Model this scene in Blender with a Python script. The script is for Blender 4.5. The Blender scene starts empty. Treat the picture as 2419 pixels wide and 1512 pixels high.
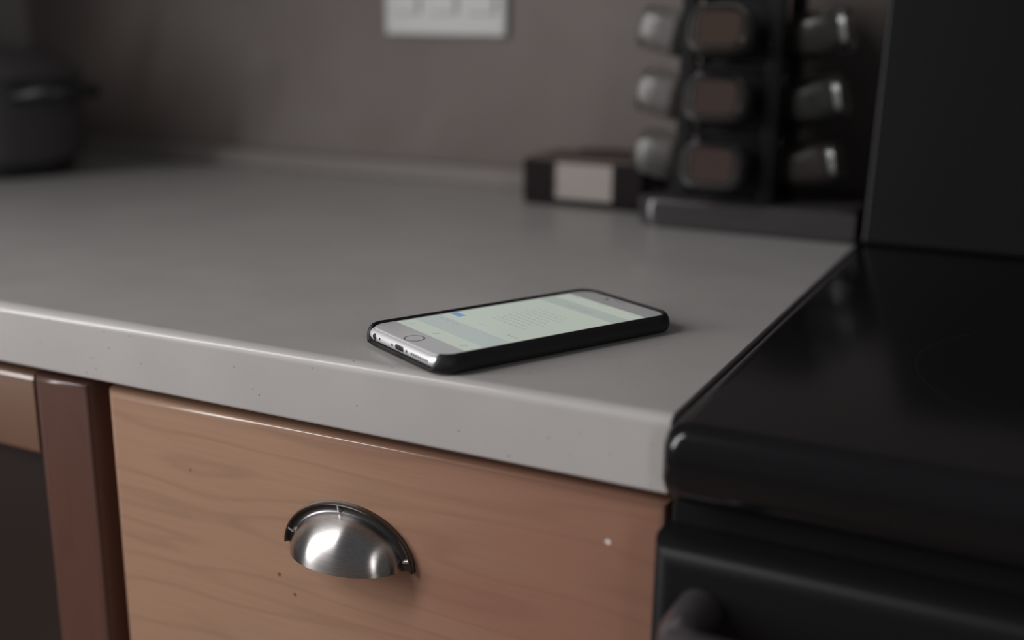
import bpy, bmesh, math, random
from mathutils import Vector, Matrix
random.seed(7)
PI = math.pi
T = 0.91                       # height of the worktop above the floor

# ------------------------------------------------------------------ camera
scene = bpy.context.scene
COL = scene.collection
yaw, pit, rol = 0.45831, 0.259153, 0.012437
fw = Vector((-math.sin(yaw)*math.cos(pit), math.cos(yaw)*math.cos(pit), -math.sin(pit)))
rr = Vector((math.cos(yaw), math.sin(yaw), 0)); uu = rr.cross(fw)
r2 = rr*math.cos(rol) + uu*math.sin(rol); u2 = -rr*math.sin(rol) + uu*math.cos(rol)
cam_d = bpy.data.cameras.new('camera'); cam = bpy.data.objects.new('camera', cam_d); COL.objects.link(cam)
m = Matrix((r2, u2, -fw)).transposed().to_4x4()
m.translation = Vector((0.144474, -0.455433, 0.16887 + T))
cam.matrix_world = m
cam_d.sensor_width = 36; cam_d.lens = 2640.74/2419*36
cam_d.clip_start = 0.01
cam_d.dof.use_dof = True; cam_d.dof.focus_distance = 0.605; cam_d.dof.aperture_fstop = 2.5
scene.camera = cam
vs = scene.view_settings
vs.view_transform = 'Standard'; vs.look = 'None'; vs.gamma = 1; vs.exposure = 0.0
vs.use_curve_mapping = False

# ------------------------------------------------------------------ light
world = bpy.data.worlds.new('world'); scene.world = world
world.use_nodes = True
bg = world.node_tree.nodes['Background']
bg.inputs[0].default_value = (0.95, 0.97, 1.0, 1); bg.inputs[1].default_value = 0.10

def area(name, loc, target, sx, sy, power, color):
    d = bpy.data.lights.new(name, 'AREA'); d.shape = 'RECTANGLE'; d.size = sx; d.size_y = sy
    d.energy = power; d.color = color
    o = bpy.data.objects.new(name, d); COL.objects.link(o); o.location = loc
    o.rotation_euler = (Vector(target) - Vector(loc)).to_track_quat('-Z', 'Y').to_euler()
    return o
area('window_daylight', (-1.20, -.90, T + 0.70), (0.0, -1.15, T + .28), 0.36, 1.60, 40.5, (1.0, 0.98, 0.975))
area('room_daylight', (1.15, -1.45, T + 0.42), (-0.2, 0.05, T - 0.05), 0.22, 1.0, 4.5, (1.0, 0.97, 0.95))

# ------------------------------------------------------------------ materials
def mat(name, col, rough=.5, metal=0.0, spec=.5, **kw):
    mt = bpy.data.materials.new(name); mt.use_nodes = True
    b = mt.node_tree.nodes['Principled BSDF']
    b.inputs['Base Color'].default_value = (*col, 1)
    b.inputs['Roughness'].default_value = rough; b.inputs['Metallic'].default_value = metal
    b.inputs['Specular IOR Level'].default_value = spec
    for k, v in kw.items(): b.inputs[k.replace('_', ' ')].default_value = v
    return mt
def nd(mt, typ, **kw):
    n = mt.node_tree.nodes.new(typ)
    for k, v in kw.items(): setattr(n, k, v)
    return n
def bsdf(mt): return mt.node_tree.nodes['Principled BSDF']
def lk(mt, a, b): mt.node_tree.links.new(a, b)
def coords(mt, scale=(1, 1, 1), rot=(0, 0, 0), loc=(0, 0, 0)):
    tc = nd(mt, 'ShaderNodeTexCoord'); mp = nd(mt, 'ShaderNodeMapping')
    mp.inputs['Scale'].default_value = scale; mp.inputs['Rotation'].default_value = rot; mp.inputs['Location'].default_value = loc
    lk(mt, tc.outputs['Object'], mp.inputs['Vector']); return mp.outputs['Vector']
def noise(mt, vec, scale, detail=3, rough=.5, dist=0.0):
    n = nd(mt, 'ShaderNodeTexNoise'); n.inputs['Scale'].default_value = scale; n.inputs['Detail'].default_value = detail
    n.inputs['Roughness'].default_value = rough; n.inputs['Distortion'].default_value = dist
    lk(mt, vec, n.inputs['Vector']); return n.outputs['Fac']
def ramp(mt, fac, stops):
    r = nd(mt, 'ShaderNodeValToRGB'); el = r.color_ramp.elements
    while len(el) < len(stops): el.new(.5)
    for e, (p, c) in zip(el, stops): e.position = p; e.color = (*c, 1)
    lk(mt, fac, r.inputs['Fac']); return r.outputs['Color']
def mixc(mt, fac, a, b, mode='MIX'):
    n = nd(mt, 'ShaderNodeMix', data_type='RGBA', blend_type=mode)
    if isinstance(fac, (int, float)): n.inputs['Factor'].default_value = fac
    else: lk(mt, fac, n.inputs['Factor'])
    for s, v in (('A', a), ('B', b)):
        sock = [i for i in n.inputs if i.name == s and i.type == 'RGBA'][0]
        if isinstance(v, tuple): sock.default_value = (*v, 1)
        else: lk(mt, v, sock)
    return [o for o in n.outputs if o.type == 'RGBA'][0]
def math_(mt, op, a, b=0.0):
    n = nd(mt, 'ShaderNodeMath', operation=op)
    for i, v in enumerate((a, b)):
        if isinstance(v, (int, float)): n.inputs[i].default_value = v
        else: lk(mt, v, n.inputs[i])
    return n.outputs[0]
def bump(mt, h, strength, dist=.001):
    n = nd(mt, 'ShaderNodeBump'); n.inputs['Strength'].default_value = strength; n.inputs['Distance'].default_value = dist
    lk(mt, h, n.inputs['Height']); lk(mt, n.outputs['Normal'], bsdf(mt).inputs['Normal'])

def wood(name, light, dark, axis, seed=0.0, spots=(), end_col=None):
    mt = mat(name, light, .5, spec=.2, Coat_Weight=.7, Coat_Roughness=.16)
    sc = {'x': (3.2, 22, 22), 'z': (22, 22, 3.2)}[axis]
    v = coords(mt, sc, loc=(seed, seed*.7, seed*1.3))
    n1 = noise(mt, v, 1.0, 2, .45, .35)
    rings = math_(mt, 'SINE', math_(mt, 'MULTIPLY', n1, 46.0))
    rings = math_(mt, 'MULTIPLY_ADD', rings, .5); rings.node.inputs[2].default_value = .5
    fine_sc = {'x': (14, 420, 420), 'z': (420, 420, 14)}[axis]
    n2 = noise(mt, coords(mt, fine_sc, loc=(seed, 2, 0)), 1.0, 3, .6)
    n3 = noise(mt, coords(mt, (5, 5, 9), loc=(0, seed, 0)), 1.0, 2)
    c = ramp(mt, n3, [(.3, tuple(l*.90+d*.10 for l, d in zip(light, dark))), (.7, light)])
    if end_col:                                    # darker, redder tone towards the right end of the board
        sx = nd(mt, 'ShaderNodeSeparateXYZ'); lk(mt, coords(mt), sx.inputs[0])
        end_x = math_(mt, 'ADD', sx.outputs['X'], math_(mt, 'MULTIPLY', math_(mt, 'SUBTRACT', n1, .5), .25))
        mr = nd(mt, 'ShaderNodeMapRange', interpolation_type='SMOOTHSTEP'); lk(mt, end_x, mr.inputs['Value'])
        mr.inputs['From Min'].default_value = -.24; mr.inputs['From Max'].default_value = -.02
        c = mixc(mt, mr.outputs['Result'], c, end_col)
    c = mixc(mt, math_(mt, 'MULTIPLY', math_(mt, 'POWER', rings, 6.0), .22), c, dark)
    c = mixc(mt, math_(mt, 'MULTIPLY', n2, .35), c, dark)
    for (p, rad, colr) in spots:
        tc = nd(mt, 'ShaderNodeTexCoord'); ds = nd(mt, 'ShaderNodeVectorMath', operation='DISTANCE')
        lk(mt, tc.outputs['Object'], ds.inputs[0]); ds.inputs[1].default_value = p
        f = nd(mt, 'ShaderNodeMapRange'); lk(mt, ds.outputs['Value'], f.inputs['Value'])
        f.inputs['From Min'].default_value = rad*.4; f.inputs['From Max'].default_value = rad
        f.inputs['To Min'].default_value = .75; f.inputs['To Max'].default_value = 0
        c = mixc(mt, f.outputs['Result'], c, colr)
    lk(mt, c, bsdf(mt).inputs['Base Color'])
    bump(mt, n2, .12, .0004)
    return mt

# worktop: warm grey solid surface with tiny dark pits
M_top = mat('worktop_grey', (.42, .40, .39), .46, spec=.36, Coat_Weight=.22, Coat_Roughness=.12)
v = coords(M_top)
cl = noise(M_top, v, 14, 3)
base = ramp(M_top, cl, [(.3, (.40, .385, .378)), (.7, (.44, .425, .415))])
fn = noise(M_top, v, 900, 2, .6)
base = mixc(M_top, math_(M_top, 'MULTIPLY', fn, .16), base, (.28, .26, .25))
vo = nd(M_top, 'ShaderNodeTexVoronoi'); vo.inputs['Scale'].default_value = 250
lk(M_top, v, vo.inputs['Vector'])
sep = nd(M_top, 'ShaderNodeSeparateColor'); lk(M_top, vo.outputs['Color'], sep.inputs['Color'])
rad = math_(M_top, 'MULTIPLY', math_(M_top, 'GREATER_THAN', sep.outputs['Red'], .62), math_(M_top, 'MULTIPLY', sep.outputs['Green'], .12))
speck = math_(M_top, 'LESS_THAN', vo.outputs['Distance'], rad)
base = mixc(M_top, math_(M_top, 'MULTIPLY', speck, .75), base, (.06, .05, .045))
lk(M_top, base, bsdf(M_top).inputs['Base Color'])
bump(M_top, fn, .05, .0005)

# backsplash wall: mottled grey beige stone
M_wall = mat('backsplash_stone', (.22, .2, .19), .55)
v = coords(M_wall)
c1 = noise(M_wall, v, 6, 4, .6, .6); c2 = noise(M_wall, coords(M_wall, (3, 1, 12)), 3, 3)
c = ramp(M_wall, c1, [(.3, (.140, .114, .106)), (.7, (.182, .156, .147))])
c = mixc(M_wall, math_(M_wall, 'MULTIPLY', c2, .35), c, (.155, .116, .102))
lk(M_wall, c, bsdf(M_wall).inputs['Base Color'])
M_trim = mat('stone_trim', (.205, .183, .175), .5)
M_side = mat('shade_wall_paint', (.30, .28, .27), .7)
n_ = noise(M_side, coords(M_side), 40, 3); bump(M_side, n_, .1, .001)
M_floor = wood('floor_boards', (.20, .13, .09), (.09, .05, .035), 'x', 4.0)

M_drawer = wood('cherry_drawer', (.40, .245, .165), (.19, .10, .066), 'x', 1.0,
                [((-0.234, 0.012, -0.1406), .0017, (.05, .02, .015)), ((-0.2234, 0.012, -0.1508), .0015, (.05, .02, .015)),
                 ((-0.0327, 0.012, -0.074), .0022, (.75, .68, .66)), ((-0.2965, 0.012, -0.0879), .0012, (.1, .05, .03))], end_col=(.30, .155, .108))
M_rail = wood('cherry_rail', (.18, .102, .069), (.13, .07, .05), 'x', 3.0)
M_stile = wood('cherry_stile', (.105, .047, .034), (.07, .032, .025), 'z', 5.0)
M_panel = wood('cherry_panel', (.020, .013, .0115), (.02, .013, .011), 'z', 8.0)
M_frame = wood('cherry_face_frame', (.17, .09, .06), (.08, .04, .03), 'z', 9.0)

M_nickel = mat('brushed_nickel', (.58, .56, .55), .28, 1.0)
bsdf(M_nickel).inputs['Anisotropic'].default_value = .93; bsdf(M_nickel).inputs['Anisotropic Rotation'].default_value = 0
ge = nd(M_nickel, 'ShaderNodeNewGeometry'); cr = nd(M_nickel, 'ShaderNodeVectorMath', operation='CROSS_PRODUCT')
lk(M_nickel, ge.outputs['Normal'], cr.inputs[0]); cr.inputs[1].default_value = (1, 0, 0); lk(M_nickel, cr.outputs[0], bsdf(M_nickel).inputs['Tangent'])
nn = noise(M_nickel, coords(M_nickel, (60, 900, 900)), 1, 2)
lk(M_nickel, ramp(M_nickel, nn, [(.3, (.46, .44, .435)), (.7, (.56, .54, .53))]), bsdf(M_nickel).inputs['Base Color'])
M_ring = mat('dark_nickel', (.15, .14, .14), .26, 1.0)

M_blk = mat('black_enamel', (.0085, .0085, .0095), .45, spec=.14)
M_glassblk = mat('black_ceramic_glass', (.0065, .0065, .0075), .18, spec=.35)
M_bgd = mat('black_backguard', (.0045, .0045, .005), .34, spec=.3)
M_dark = mat('charcoal_plastic', (.045, .04, .043), .18)
M_rack = mat('black_rack_plastic', (.008, .008, .009), .4, spec=.2)
M_cap = mat('black_jar_cap', (.012, .012, .013), .35)
M_glass = mat('jar_glass', (.90, .92, .92), .28, **{'Transmission_Weight': 1.0, 'IOR': 1.45})
M_holder = mat('espresso_leather', (.010, .006, .007), .6, spec=.15)
M_coast = mat('cream_coaster', (.40, .36, .335), .7)
n_ = noise(M_coast, coords(M_coast), 300, 2); bump(M_coast, n_, .15, .0005)
M_pot = mat('dark_anodised_steel', (.085, .08, .082), .6, .2)
M_potblk = mat('black_bakelite', (.012, .012, .013), .4)
M_plate = mat('white_switch_plastic', (.55, .55, .54), .35)

M_case = mat('black_leather_case', (.012, .011, .012), .55, spec=.4)
vo = nd(M_case, 'ShaderNodeTexVoronoi'); vo.inputs['Scale'].default_value = 2200; lk(M_case, coords(M_case), vo.inputs['Vector'])
bump(M_case, vo.outputs['Distance'], .15, .0002)
M_alu = mat('silver_aluminium', (.86, .855, .865), .42, .55)
M_bezel = mat('white_front_glass', (.66, .66, .665), .18, spec=.5)
M_slot = mat('earpiece_mesh', (.38, .37, .37), .5)
M_hole = mat('port_black', (.008, .008, .008), .5)
M_homering = mat('home_button_ring', (.12, .11, .11), .3, .8)
def screen_mat(name, col, s=1.0):
    return mat(name, (.02, .02, .02), .25, spec=.3, Emission_Color=(*col, 1), Emission_Strength=s)
S_bg = screen_mat('screen_pale', (.375, .42, .37)); S_grey = screen_mat('screen_grey', (.315, .36, .345))
S_nav = screen_mat('screen_bar', (.305, .345, .32)); S_blue = screen_mat('screen_blue', (.115, .235, .40))
S_text = screen_mat('screen_text', (.25, .28, .26)); S_red = screen_mat('screen_red', (.38, .23, .21)); S_ico = screen_mat('screen_icon', (.16, .22, .24))
S_link = screen_mat('screen_link', (.27, .36, .42))

def spice(name, a, b):
    mt = mat(name, a, .9); n = noise(mt, coords(mt), 700, 3, .7)
    lk(mt, ramp(mt, n, [(.35, b), (.65, a)]), bsdf(mt).inputs['Base Color']); return mt
SP = [spice('red_brown_spice', (.060, .036, .032), (.032, .018, .016)), spice('dull_brown_spice', (.052, .038, .030), (.030, .021, .018)),
      spice('greenish_spice', (.040, .036, .028), (.024, .021, .018)), spice('rust_spice', (.064, .038, .028), (.034, .020, .016))]

# ------------------------------------------------------------------ helpers
def obj(name, bm, mt, parent=None, loc=(0, 0, 0), bevel=0, seg=3, smooth=True, rot=None):
    bmesh.ops.recalc_face_normals(bm, faces=bm.faces)
    me = bpy.data.meshes.new(name); bm.to_mesh(me); bm.free()
    for q in (mt if isinstance(mt, list) else [mt]): me.materials.append(q)
    o = bpy.data.objects.new(name, me); COL.objects.link(o); o.location = loc
    if rot: o.rotation_euler = rot
    if parent: o.parent = parent
    if smooth:
        for f in me.polygons: f.use_smooth = True
        me.set_sharp_from_angle(angle=math.radians(40))
    if bevel:
        md = o.modifiers.new('bevel', 'BEVEL'); md.width = bevel; md.segments = seg; md.limit_method = 'ANGLE'; md.angle_limit = math.radians(40)
        md.harden_normals = True
    return o
def empty(name, loc, rz=0.0):
    o = bpy.data.objects.new(name, None); COL.objects.link(o); o.location = loc; o.rotation_euler = (0, 0, rz); o.empty_display_size = .02; return o
def tag(o, label, cat, group=None):
    o['label'] = label; o['category'] = cat
    if group: o['group'] = group
    return o
def struct(o): o['kind'] = 'structure'; return o
def box(bm, x0, x1, y0, y1, z0, z1):
    vs_ = [bm.verts.new((x, y, z)) for z in (z0, z1) for y in (y0, y1) for x in (x0, x1)]
    for f in ((0, 1, 3, 2), (4, 5, 7, 6), (0, 1, 5, 4), (2, 3, 7, 6), (0, 2, 6, 4), (1, 3, 7, 5)): bm.faces.new([vs_[i] for i in f])
    return bm
def B(*a): return box(bmesh.new(), *a)
def loft(bm, rings, cap0=True, cap1=True, closed=True):
    rs = [[bm.verts.new(p) for p in r] for r in rings]; n = len(rs[0])
    for a, b in zip(rs, rs[1:]):
        for i in range(n if closed else n-1): bm.faces.new((a[i], a[(i+1) % n], b[(i+1) % n], b[i]))
    if cap0: bm.faces.new(rs[0][::-1])
    if cap1: bm.faces.new(rs[-1])
    return bm
def rrect(w, h, r, n=8, step=None):
    pts = []
    for cx, cy, a0 in ((w/2-r, h/2-r, 0), (-w/2+r, h/2-r, 90), (-w/2+r, -h/2+r, 180), (w/2-r, -h/2+r, 270)):
        arc = [(cx+r*math.cos(math.radians(a0+90*i/n)), cy+r*math.sin(math.radians(a0+90*i/n))) for i in range(n+1)]
        if step and pts:
            p, q = Vector(pts[-1]), Vector(arc[0]); k = max(1, int((q-p).length/step))
            pts += [tuple(p.lerp(q, i/k)) for i in range(1, k)]
        pts += arc
    if step:
        p, q = Vector(pts[-1]), Vector(pts[0]); k = max(1, int((q-p).length/step))
        pts += [tuple(p.lerp(q, i/k)) for i in range(1, k)]
    return pts
def lathe(bm, prof, n=48, cap0=True, cap1=True):
    return loft(bm, [[(r*math.cos(2*PI*i/n), r*math.sin(2*PI*i/n), z) for i in range(n)] for r, z in prof], cap0, cap1)
def tube(bm, path, r, n=12):
    path = [Vector(p) for p in path]; rings = []; prev = None
    for i, p in enumerate(path):
        t = (path[min(i+1, len(path)-1)] - path[max(i-1, 0)]).normalized()
        if prev is None: prev = t.orthogonal().normalized()
        u = (prev - t*prev.dot(t)).normalized(); prev = u; w = t.cross(u)
        rings.append([tuple(p + u*r*math.cos(2*PI*k/n) + w*r*math.sin(2*PI*k/n)) for k in range(n)])
    return loft(bm, rings)
def extrude_x(prof, x0, x1):
    return loft(bmesh.new(), [[(x0, y, z) for y, z in prof], [(x1, y, z) for y, z in prof]])

# ------------------------------------------------------------------ setting
struct(obj('floor', B(-3.2, 2.6, -3.2, .62, -.02, 0), M_floor))
struct(obj('wall_back', B(-1.10, 1.6, .62, .72, 0, T+1.5), M_wall))
struct(obj('shade_wall_left', B(-1.25, -1.10, .16, .72, 0, T+1.5), M_side))  # added wall stub, placed and cut to shade the back-left corner

# ------------------------------------------------------------------ worktop
R = .006
prof = [(.0, -.0384+.0012), (.0, -R)]
prof = [(.62, 0)] + [(R-R*math.cos(a), -R+R*math.sin(a)) for a in [math.radians(90-90*i/10) for i in range(11)]] + [(0, -.0372), (.0012, -.0384), (.62, -.0384)]
wt = obj('worktop', extrude_x(prof, -1.10, 0), M_top, loc=(0, 0, T), bevel=.0008, seg=2)
tag(wt, 'long warm grey speckled kitchen worktop with a rounded front edge', 'worktop')
struct(obj('trim_1', B(-1.10, 0, .5995, .62, 0, 0.0206), M_trim, loc=(0, 0, T), bevel=.002))

# ------------------------------------------------------------------ cabinets
def shaped_front(x0, x1, z0, z1, y0, y1, r=.005):
    bm = bmesh.new(); rings = []
    cx, cz = (x0+x1)/2, (z0+z1)/2; w, h = x1-x0, z1-z0
    prof_ = [(0, y1), (0, y0+r)] + [(r-r*math.cos(math.radians(a)), y0+r-r*math.sin(math.radians(a))) for a in (20, 40, 60, 80, 90)]
    for d, y in prof_:
        rings.append([(cx-w/2+d, y, cz-h/2+d), (cx+w/2-d, y, cz-h/2+d), (cx+w/2-d, y, cz+h/2-d), (cx-w/2+d, y, cz+h/2-d)])
    return loft(bm, rings)
def carcass(name, x0, x1):
    c = obj(name, B(x0, x1, .033, .598, -.81, -.0386), M_frame, loc=(0, 0, T), bevel=.001)
    k = obj('toe_kick', B(x0, x1, .11, .598, -.91, -.81), M_frame, c)
    return c
cab = carcass('base_cabinet', -.3680, -.002)
tag(cab, 'cherry wood base cabinet whose drawer carries a nickel cup pull, beside the black range', 'cabinet')
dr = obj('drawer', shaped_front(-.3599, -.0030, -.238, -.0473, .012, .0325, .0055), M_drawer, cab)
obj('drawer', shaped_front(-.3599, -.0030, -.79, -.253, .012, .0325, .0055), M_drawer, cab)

# cup pull : backplate ring, dome, three screw notches
hx, hz = -.1847, -.1166
cup = bmesh.new()
a_, b_, d_ = .0359, .0254, .0241
nu, nv = 40, 16
def dome(k):
    rows = []
    for j in range(nv+1):
        t = (PI/2)*j/nv                          # 0 at the board, 90 deg at the lip
        row = []
        for i in range(nu+1):
            u = PI*i/nu
            row.append((hx+(a_-k)*math.cos(u), .0115-(d_-k)*math.sin(t)*math.sin(u), hz+(b_-k)*math.cos(t)*math.sin(u)))
        rows.append(row)
    return rows
outer, inner = dome(0), dome(.0014)
vo_ = [[cup.verts.new(p) for p in r] for r in outer]; vi_ = [[cup.verts.new(p) for p in r] for r in inner]
for V in (vo_, vi_):
    for j in range(nv):
        for i in range(nu): cup.faces.new((V[j][i], V[j][i+1], V[j+1][i+1], V[j+1][i]))
for i in range(nu): cup.faces.new((vo_[nv][i], vo_[nv][i+1], vi_[nv][i+1], vi_[nv][i]))
bmesh.ops.remove_doubles(cup, verts=cup.verts, dist=1e-6)
hd = obj('cup_pull', cup, M_nickel, dr)
ring = bmesh.new(); rings = []
for i in range(61):
    u = PI*(i/60)*1.0
    cu, su = math.cos(u), math.sin(u)
    def P(a, b, y): return (hx+a*.983*cu, y-.008, hz+b*.983*su)
    rings.append([P(.0355, .0250, .0198), P(.0355, .0250, .0183), P(.0368, .0262, .0178), P(.0380, .0273, .0184), P(.0412, .0298, .0184),
                  P(.0418, .0304, .0168), P(.0428, .0313, .0166), P(.0434, .0318, .0176), P(.0436, .0320, .0198)])
loft(ring, rings)
rg = obj('backplate', ring, M_ring, hd)
for ang in (12, 97, 163):
    u = math.radians(ang); c0 = Vector((hx+.0390*math.cos(u), .0101, hz+.0282*math.sin(u)))
    t = Vector((-.0397*math.sin(u), 0, .0287*math.cos(u))).normalized(); nrm = Vector((t.z, 0, -t.x))
    bm = bmesh.new()
    vs_ = []
    for y in (.0106, .0088):
        for s1, s2 in ((-1, -1), (1, -1), (1, 1), (-1, 1)):
            vs_.append(bm.verts.new(c0 + t*.0007*s1 + nrm*.0021*s2 + Vector((0, y-.0101, 0))))
    for f in ((0, 1, 2, 3), (4, 5, 6, 7), (0, 1, 5, 4), (1, 2, 6, 5), (2, 3, 7, 6), (3, 0, 4, 7)): bm.faces.new([vs_[i] for i in f])
    obj('notch', bm, M_nickel, rg, bevel=.0003)

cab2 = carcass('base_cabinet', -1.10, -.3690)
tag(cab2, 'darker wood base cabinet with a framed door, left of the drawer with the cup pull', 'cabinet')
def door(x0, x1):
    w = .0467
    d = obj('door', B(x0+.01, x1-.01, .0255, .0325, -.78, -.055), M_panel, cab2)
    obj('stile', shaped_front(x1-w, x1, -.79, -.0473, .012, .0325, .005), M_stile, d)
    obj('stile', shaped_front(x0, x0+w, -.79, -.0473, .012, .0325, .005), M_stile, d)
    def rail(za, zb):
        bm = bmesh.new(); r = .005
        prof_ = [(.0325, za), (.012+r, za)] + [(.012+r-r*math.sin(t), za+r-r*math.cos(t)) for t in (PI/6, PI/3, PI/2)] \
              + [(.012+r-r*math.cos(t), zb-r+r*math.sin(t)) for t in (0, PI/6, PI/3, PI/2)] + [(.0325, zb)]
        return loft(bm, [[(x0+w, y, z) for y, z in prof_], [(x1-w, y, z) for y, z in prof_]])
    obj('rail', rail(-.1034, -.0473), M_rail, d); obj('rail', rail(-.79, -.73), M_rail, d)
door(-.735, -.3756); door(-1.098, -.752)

# ------------------------------------------------------------------ range
rg0 = empty('kitchen_range', (.0008, 0, 0))
tag(rg0, 'black kitchen range with a glossy glass cooktop, right of the worktop', 'range')
W = .756
obj('oven_body', B(.001, W, .0, .60, .06, T-.034), M_blk, rg0, bevel=.003)
obj('base_plinth', B(.03, W-.03, .08, .54, 0, .06), M_blk, rg0)
# cooktop slab, rounded all round
bm = bmesh.new(); rings = []
r = .009
cx, cy, w, h = W/2, (-.020+.60)/2, W, .620
for d, z in [(r, -.034), (r*.5, -.0325), (r*.13, -.029), (0, -.024), (0, -.008), (r*.13, -.0028), (r*.5, .0012), (r, .003)]:
    rings.append([(cx+x, cy+y, T+z) for x, y in rrect(w-2*d, h-2*d, min(.010,.0105-d*.5), 8)])
loft(bm, rings)
ct = obj('cooktop', bm, M_glassblk, rg0)
for bx, by, br in ((.19, .14, .105), (.57, .14, .085), (.19, .40, .08), (.57, .40, .105)):
    bm = bmesh.new(); loft(bm, [[(bx+q*math.cos(2*PI*i/64), by+q*math.sin(2*PI*i/64), T+z) for i in range(64)] for q, z in ((br, .00306), (br-.002, .00306))], False, False)
    obj('burner_ring', bm, mat('burner_ring_grey', (.009, .009, .010), .3), ct)
# backguard, control face leaning back a little
bm = extrude_x([(.452, T+.003), (.60, T+.003), (.60, T+.27), (.485, T+.27), (.458, T+.03)], .004, W-.004)
bgd = obj('backguard', bm, M_bgd, rg0, bevel=.003)
for kx in (.24, .32, .46, .54):
    bm = lathe(bmesh.new(), [(.021, 0), (.021, .004), (.017, .006), (.0155, .022), (.013, .024)], 32)
    obj('knob', bm, M_dark, bgd, loc=(kx, .4715, T+.15), rot=(PI/2 - .11, 0, 0))
od = obj('oven_door', shaped_front(.0, W, .20, T-.050, -.025, .0, .010), M_blk, rg0)
obj('door_window', shaped_front(.12, W-.12, .34, T-.20, -.0262, -.023, .001), M_glassblk, od)
bm = bmesh.new()
tube(bm, [(.024, -.025, T-.078), (.024, -.048, T-.078), (.026, -.057, T-.078), (.034, -.062, T-.078), (.09, -.064, T-.078), (.38, -.066, T-.078), (W-.09, -.064, T-.078),
          (W-.034, -.062, T-.078), (W-.026, -.057, T-.078), (W-.024, -.048, T-.078), (W-.024, -.025, T-.078)], .0105, 16)
obj('door_handle', bm, M_dark, od)
obj('storage_drawer', shaped_front(.0, W, .07, .19, -.022, .0, .01), M_blk, rg0)

# ------------------------------------------------------------------ phone in its case
ph = empty('smartphone', (-.11648, .08668, T), -.48534)
tag(ph, 'silver smartphone with lit screen in a black case lying on the worktop', 'phone')
HF = .0107; HL = .0026
def smooth(t): t = max(0, min(1, t)); return t*t*(3-2*t)
def hcase(x, y):
    if y > -.060: return HF
    e = .0315
    f = smooth((abs(x)-e)/.0042)
    if y > -.0735 : f = max(f, smooth((y+.0775)/.004))
    return HL + (HF-HL)*f
bm = bmesh.new()
out = rrect(.0818, .1622, .0132, 14, .0012)
def off(p, d):                      # inset of the rounded rectangle
    x, y = p; cx_ = max(-.0409+.0132, min(.0409-.0132, x)); cy_ = max(-.0811+.0132, min(.0811-.0132, y))
    v_ = Vector((x-cx_, y-cy_)); v_ = v_.normalized() if v_.length > 1e-9 else Vector((0, 0)); return (x-v_.x*d, y-v_.y*d)
prof = [(.0060, .0, 0), (.0036, .0001, 0), (.0021, .0006, 0), (.0009, .0016, 0), (.0002, .0031, 1), (.0, .0048, 1), (.0002, .0066, 1), (.0008, .0083, 1), (.0016, .0096, 1), (.0023, .0104, 1), (.0029, .0107, 1), (.0034, .0106, 1), (.0036, .0101, 1), (.0031, .0085, 1), (.0022, .0060, 1), (.0019, .0040, 1), (.0022, .0022, 0), (.0060, .0021, 0)]
rings = []
for d, z, hi in prof:
    rg_ = []
    for p in out:
        H_ = hcase(*p); zz = z
        if hi: zz = .0020 + (z-.0020)*(H_-.0020)/(HF-.0020)
        q = off(p, d); rg_.append((q[0], q[1], zz))
    rings.append(rg_)
loft(bm, rings)
obj('case', bm, M_case, ph)
# body
ZB, ZT = .0023, .0094
bm = bmesh.new(); rings = []
zc, hr = (ZB+ZT)/2, (ZT-ZB)/2
for k in range(13):
    a = -PI/2 + PI*k/12
    d = hr - hr*math.cos(a)
    rings.append([(x, y, zc+hr*math.sin(a)) for x, y in rrect(.0778-2*d, .1581-2*d, .0105-d*.8, 10)])
loft(bm, rings)
body = obj('body', bm, M_alu, ph)
bm = bmesh.new(); rings = []
for d, z in ((.0026, -.0003), (.0024, .0), (.0028, .00022), (.0036, .0003)):
    rings.append([(x, y, ZT+z) for x, y in rrect(.0778-2*d, .1581-2*d, .0088, 10)])
loft(bm, rings)
fg = obj('front_glass', bm, M_bezel, ph)
ZG = ZT+.0003
# screen with what it shows
bm = bmesh.new()
def quad(x0, x1, y0, y1, z, mi, sk=0):
    vs_ = [bm.verts.new(p) for p in ((x0, y0, z), (x1, y0, z), (x1, y1, z), (x0, y1, z))]; f = bm.faces.new(vs_); f.material_index = mi
mm = .001
SWH, SLH = 34.15*mm, 60.75*mm
z0 = ZG+.00004; z1 = z0+.00003; z2 = z1+.00003
bmb = bm
quad(-SWH, SWH, -SLH, SLH, z0, 0)
quad(-SWH, SWH, 36.5*mm, 49*mm, z1, 2)                    # bar near the top
quad(-SWH, SWH, -49.5*mm, -33.0*mm, z1, 1)                # grey panel above the toolbar
quad(-SWH, SWH, -32.9*mm, -32.6*mm, z1, 3)
quad(-37*mm+3.5*mm, -24*mm, -26.5*mm, -21.5*mm, z2, 4)    # blue button
x = -27*mm
def line(x0, x1, y, hgt, mi):
    x = x0
    while x < x1:
        l = random.uniform(1.5, 5.5)*mm; quad(x, min(x+l, x1), y, y+hgt*mm, z2, mi); x += l+.9*mm
line(-29*mm, -8*mm, -36.2*mm, 1.1, 3)
line(-8*mm, 4*mm, -26.0*mm, 1.3, 7)
line(21.5*mm, 30*mm, -26.0*mm, 1.3, 5)
for i in range(9): line(-14*mm, (19 - (i % 3)*3.0)*mm, (-12 + i*4.1)*mm, .75, 3)
line(-12*mm, 12*mm, 41*mm, 1.3, 3); line(-30*mm, -22*mm, 57.8*mm, 1.0, 3); line(-4*mm, 4*mm, 57.8*mm, 1.0, 3); line(24*mm, 31*mm, 57.8*mm, 1.0, 3)
quad(30.5*mm, SWH, 60.0*mm, SLH+1.2*mm, z2, 6)
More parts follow.
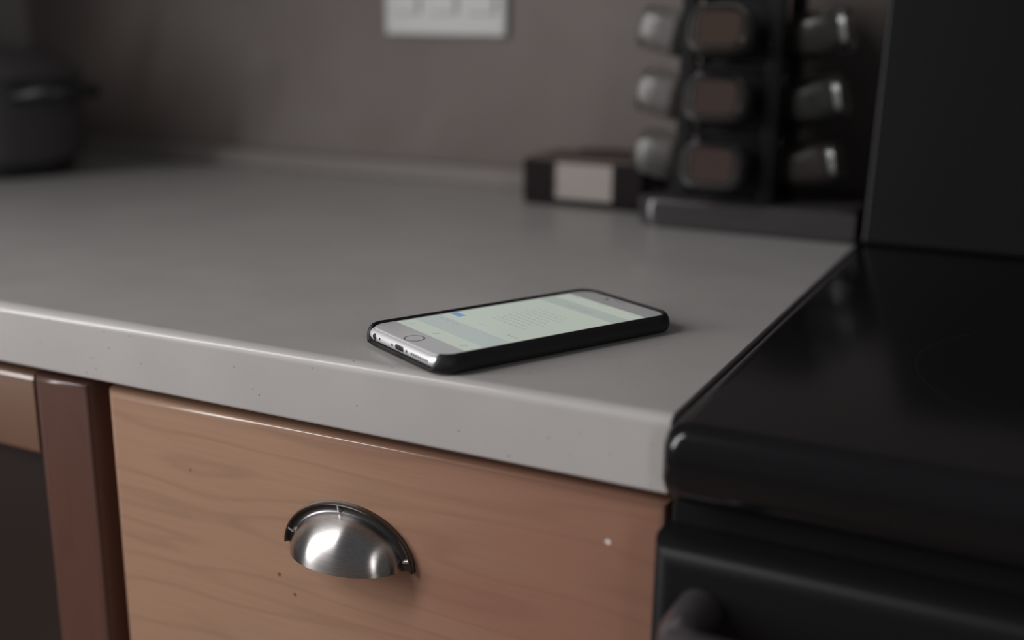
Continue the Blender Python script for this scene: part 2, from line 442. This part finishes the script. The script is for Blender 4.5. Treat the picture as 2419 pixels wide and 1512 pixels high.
def icon(cx, cy, pts, wd=.45):
    for (xa, ya), (xb, yb) in zip(pts, pts[1:]):
        p, q = Vector((xa, ya)), Vector((xb, yb)); t = (q-p).normalized(); n_ = Vector((-t.y, t.x))*wd/2
        vs_ = [bm.verts.new((cx+v_.x*mm, cy+v_.y*mm, z2)) for v_ in (p-n_, q-n_, q+n_, p+n_)]; f = bm.faces.new(vs_); f.material_index = 6
icon(-1.5*mm, -56*mm, [(-.6, -1.7), (-.9, -1.0), (0, -1.2), (0, 1.6), (.9, 1.9)], .7)
icon(26*mm, -56*mm, [(-1.8, -1.4), (1.2, -1.4), (1.8, -.2), (1.2, 1.2), (-1.2, 1.2), (-1.8, -1.4)], .5)
icon(-26*mm, -56*mm, [(-1.2, -1.2), (1.2, -1.2), (1.2, 1.2), (-1.2, 1.2), (-1.2, -1.2)], .2)
obj('screen', bm, [S_bg, S_grey, S_nav, S_text, S_blue, S_red, S_ico, S_link], fg, smooth=False)
bm = lathe(bmesh.new(), [(.0049, 0), (.0049, .00006)], 48)
hb = obj('home_button', bm, M_bezel, fg, loc=(0, -.0699, ZG))
bm = bmesh.new(); loft(bm, [[(q*math.cos(2*PI*i/64), q*math.sin(2*PI*i/64), z) for i in range(64)] for q, z in ((.0049, 0), (.0050, .00012), (.0055, .00012), (.0056, 0))], False, False)
obj('home_button_ring', bm, M_homering, hb)
bm = lathe(bmesh.new(), [(.0012, 0), (.0012, .00008)], 24); obj('front_camera', bm, M_homering, fg, loc=(-.0105, .0705, ZG))
bm = loft(bmesh.new(), [[(x, y, z) for x, y in rrect(.0105, .0016, .0007, 6)] for z in (0, .00008)]); obj('earpiece', bm, M_slot, fg, loc=(0, .0705, ZG))
# the openings on the bottom end (local: x along the width, y up the thickness)
def port(name, x, w, h, r):
    n = 8; ys = -.07905
    bm = bmesh.new()
    rings = []
    for yy, sc in ((.0006, 1), (-.0001, 1), (-.0001, .75), (-.0001, .5), (-.0001, .25), (-.0001, .04)):
        rings.append([(px_, ys+yy + (hr-math.sqrt(max(1e-9, hr*hr-pz_*pz_))), zc+pz_) for px_, pz_ in [(sc*a_x, sc*a_z) for a_x, a_z in rrect(w, h, r, n)]])
    loft(bm, rings); obj(name, bm, M_hole, body, loc=(x, 0, 0))
port('charging_port', 0, .0086, .0028, .0013)
port('headphone_socket', -.0262, .0036, .0036, .00175)
port('microphone_hole', -.0205, .0013, .0013, .0006)
port('screw', -.0073, .0015, .0017, .0007); port('screw', .0073, .0015, .0017, .0007)
for i in range(8): port('speaker_hole', .0125+i*.00213, .0013, .0014, .0006)

# ------------------------------------------------------------------ coasters
hx0, hx1, hy0, hy1 = -.327, -.205, .521, .598
ch = empty('coaster_holder', ((hx0+hx1)/2, (hy0+hy1)/2, T))
tag(ch, 'dark square coaster holder with open notched sides near the spice rack', 'coaster holder')
cw, cd = (hx1-hx0)/2, (hy1-hy0)/2
obj('tray', loft(bmesh.new(), [[(x, y, z) for x, y in rrect(2*cw, 2*cd, .004, 5)] for z in (0, .006)]), M_holder, ch, bevel=.001)
for sx in (-1, 1):
    for sy in (-1, 1):
        L, Ld, t = .030, .026, .004
        pts = [(sx*cw, sy*cd), (sx*(cw-L), sy*cd), (sx*(cw-L), sy*(cd-t)), (sx*(cw-t), sy*(cd-t)), (sx*(cw-t), sy*(cd-Ld)), (sx*cw, sy*(cd-Ld))]
        obj('corner_wall', loft(bmesh.new(), [[(x, y, z) for x, y in pts] for z in (.006, .043)]), M_holder, ch, bevel=.001)
obj('back_wall', B(-cw+.028, cw-.028, cd-.004, cd, .006, .048), M_holder, ch, bevel=.001)
M_top_coast = mat('brown_coaster', (.085, .060, .052), .6)
proto = None
cn = ['bottom', 'second from bottom', 'third from bottom', 'fourth from bottom', 'fifth from bottom', 'topmost cream one', '']
for i in range(7):
    if proto is None:
        o = obj('coaster', loft(bmesh.new(), [[(x, y, z) for x, y in rrect(2*cw-.010, 2*cd-.010, .006, 6)] for z in (0, .0055)]), M_coast, bevel=.0012); proto = o
    else:
        o = proto.copy(); COL.objects.link(o)
    o.location = ((hx0+hx1)/2 + random.uniform(-.0006, .0006), (hy0+hy1)/2 + random.uniform(-.0006, .0006), T+.0062+i*.0057)
    if i == 6:
        o.data = proto.data.copy(); o.data.materials[0] = M_top_coast
        tag(o, 'brown square coaster on top of the cream stack in the dark holder', 'coaster', 'coasters stacked in the holder'); continue
    tag(o, 'cream square coaster, %s of the stack in the dark holder' % cn[i], 'coaster', 'coasters stacked in the holder')

# ------------------------------------------------------------------ spice rack with jars
rk = empty('spice_rack', (-.116, .515, T))
tag(rk, 'black tower spice rack on a slab base at the back right of the worktop', 'spice rack')
# base slab, generously rounded on its left end
def slab_outline(w, h, r):
    pts = []
    for x, y in rrect(w, h, r, 12):
        if x > w/2 - r: x, y = w/2 - .002 + (.002 if abs(y) < h/2 - r*.6 else 0), (y if abs(y) < h/2 - r else math.copysign(h/2, y))
        pts.append((x, y))
    return pts
bm = bmesh.new(); bx0, bx1, by0, by1 = -.073, .1150, -.060, .075
cx, cy, w, h = (bx0+bx1)/2, (by0+by1)/2, bx1-bx0, by1-by0
rings = []
for d, z in ((.0035, .0), (.0035, .0035), (.0, .004), (0, .0225), (.0008, .0245), (.003, .0258)):
    rings.append([(cx+x, cy+y, z) for x, y in slab_outline(w-2*d, h-2*d, .020-d*.5)])
loft(bm, rings); obj('base', bm, M_dark, rk)
obj('column', B(-.029, .029, -.029, .029, .0255, .20), M_rack, rk, bevel=.002)
for sx in (-1, 1):
    for sy in (-1, 1): obj('post', B(*sorted((sx*.030, sx*.043)), *sorted((sy*.030, sy*.043)), .0255, .20), M_rack, rk, bevel=.002)
obj('top_cap', loft(bmesh.new(), [[(x, y, z) for x, y in rrect(.094-2*d, .094-2*d, .008, 6)] for d, z in ((0, .20), (0, .212), (.004, .216))]), M_rack, rk)
LV = [.055, .109, .163]
for z in LV:
    obj('shelf', B(-.0425, .0425, -.0425, .0425, z-.030, z-.0255), M_rack, rk, bevel=.001)
TILT = math.radians(13)
def jar_meshes():
    # axis along local +Z (outward); mouth end at z=0, thick base at z=.056
    bm = bmesh.new(); rings = []
    for sc, z in ((.60, 0), (.62, .007), (.90, .013), (1, .019), (1, .050), (.95, .054), (.82, .056)):
        rings.append([(x, y, z) for x, y in rrect(.052*sc, .038*sc, .0125*sc, 6)])
    for sc, z in ((.70, .0505), (.86, .047), (.90, .043), (.90, .021), (.80, .0155), (.52, .009), (.52, .0004)):
        rings.append([(x, y, z) for x, y in rrect(.052*sc, .038*sc, .0125*sc, 6)])
    loft(bm, rings, False, True)
    bm2 = bmesh.new()
    loft(bm2, [[(x, y, z) for x, y in rrect(.052*sc, .038*sc, .0125*sc, 6)] for sc, z in ((.50, .006), (.77, .016), (.875, .0215), (.875, .0425), (.84, .0465), (.69, .0500))])
    bm3 = lathe(bmesh.new(), [(.0158, -.004), (.0158, .0075), (.0148, .0085)], 28)
    return bm, bm2, bm3
a, b, c = jar_meshes()
jp = empty('spice_jar', (0, 0, 0))
jp.rotation_mode = 'QUATERNION'
parts = [obj('glass_body', a, M_glass, jp), obj('spice', b, SP[0], jp), obj('jar_cap', c, M_cap, jp)]
rows = ['lowest row', 'middle row', 'top row']
first = True; k = 0
for face, dirv, txt in (('front', Vector((0, -1, 0)), 'front face of the black rack'), ('left', Vector((-1, 0, 0)), 'left side of the black rack'), ('right', Vector((1, 0, 0)), 'right side of the black rack')):
    for i, z in enumerate(LV):
        if first: o = jp; first = False; ps = parts
        else:
            o = jp.copy(); COL.objects.link(o); ps = []
            for q in parts:
                d = q.copy(); COL.objects.link(d); d.parent = o; ps.append(d)
        k += 1
        ax = (dirv*math.cos(TILT) + Vector((0, 0, 1))*math.sin(TILT)).normalized()
        side = Vector((0, 0, 1)).cross(dirv).normalized(); upv = ax.cross(side)
        mt_ = Matrix((side, upv, ax)).transposed()
        o.rotation_mode = 'QUATERNION'; o.rotation_quaternion = mt_.to_quaternion()
        o.location = Vector((-.116, .515, T+z-.0065)) + dirv*.0328
        if ps[1] is not parts[1]:
            ps[1].data = parts[1].data.copy(); ps[1].data.materials[0] = SP[(i*2 + k) % 4]
        if face == 'left': ps[1].scale = (1, 1, .52)       # half empty: clear glass at the outer end
        tag(o, 'glass spice jar in the %s, %s' % (rows[i], txt), 'jar', 'glass spice jars in the tower rack')

# ------------------------------------------------------------------ pot in the far left corner
pt = empty('cooking_pot', (-.955, .42, T))
tag(pt, 'dark lidded cooking pot in the dim left corner of the worktop', 'pot')
obj('pot_body', lathe(bmesh.new(), [(.085, .012), (.098, .016), (.104, .03), (.106, .10), (.109, .104)], 64), M_pot, pt)
obj('pot_base', lathe(bmesh.new(), [(.088, 0), (.094, .002), (.094, .014), (.086, .0165)], 64), M_potblk, pt)
obj('lid', lathe(bmesh.new(), [(.110, .104), (.112, .108), (.108, .113), (.085, .126), (.05, .136), (.02, .140), (.002, .1405)], 64), M_pot, pt)
obj('lid_knob', lathe(bmesh.new(), [(.008, .139), (.009, .150), (.018, .156), (.020, .163), (.016, .169), (.002, .171)], 32), M_potblk, pt)
for s in (-1, 1):
    bm = bmesh.new(); tube(bm, [(s*.100, -.035, .088), (s*.13, -.034, .092), (s*.150, -.022, .094), (s*.156, 0, .095), (s*.150, .022, .094), (s*.13, .034, .092), (s*.100, .035, .088)], .009, 12)
    obj('handle', bm, M_potblk, pt)

# ------------------------------------------------------------------ plate on the backsplash
sp = empty('wall_plate', (-.468, .62, T+.2125))
tag(sp, 'white switch plate on the stone backsplash at the top of the view', 'switch plate')
obj('plate', B(-.074, .074, -.007, 0, -.0575, .0575), M_plate, sp, bevel=.003)
for dx in (-.046, 0, .046): obj('rocker', B(dx-.016, dx+.016, -.0105, -.006, -.034, .034), M_plate, sp, bevel=.0015)
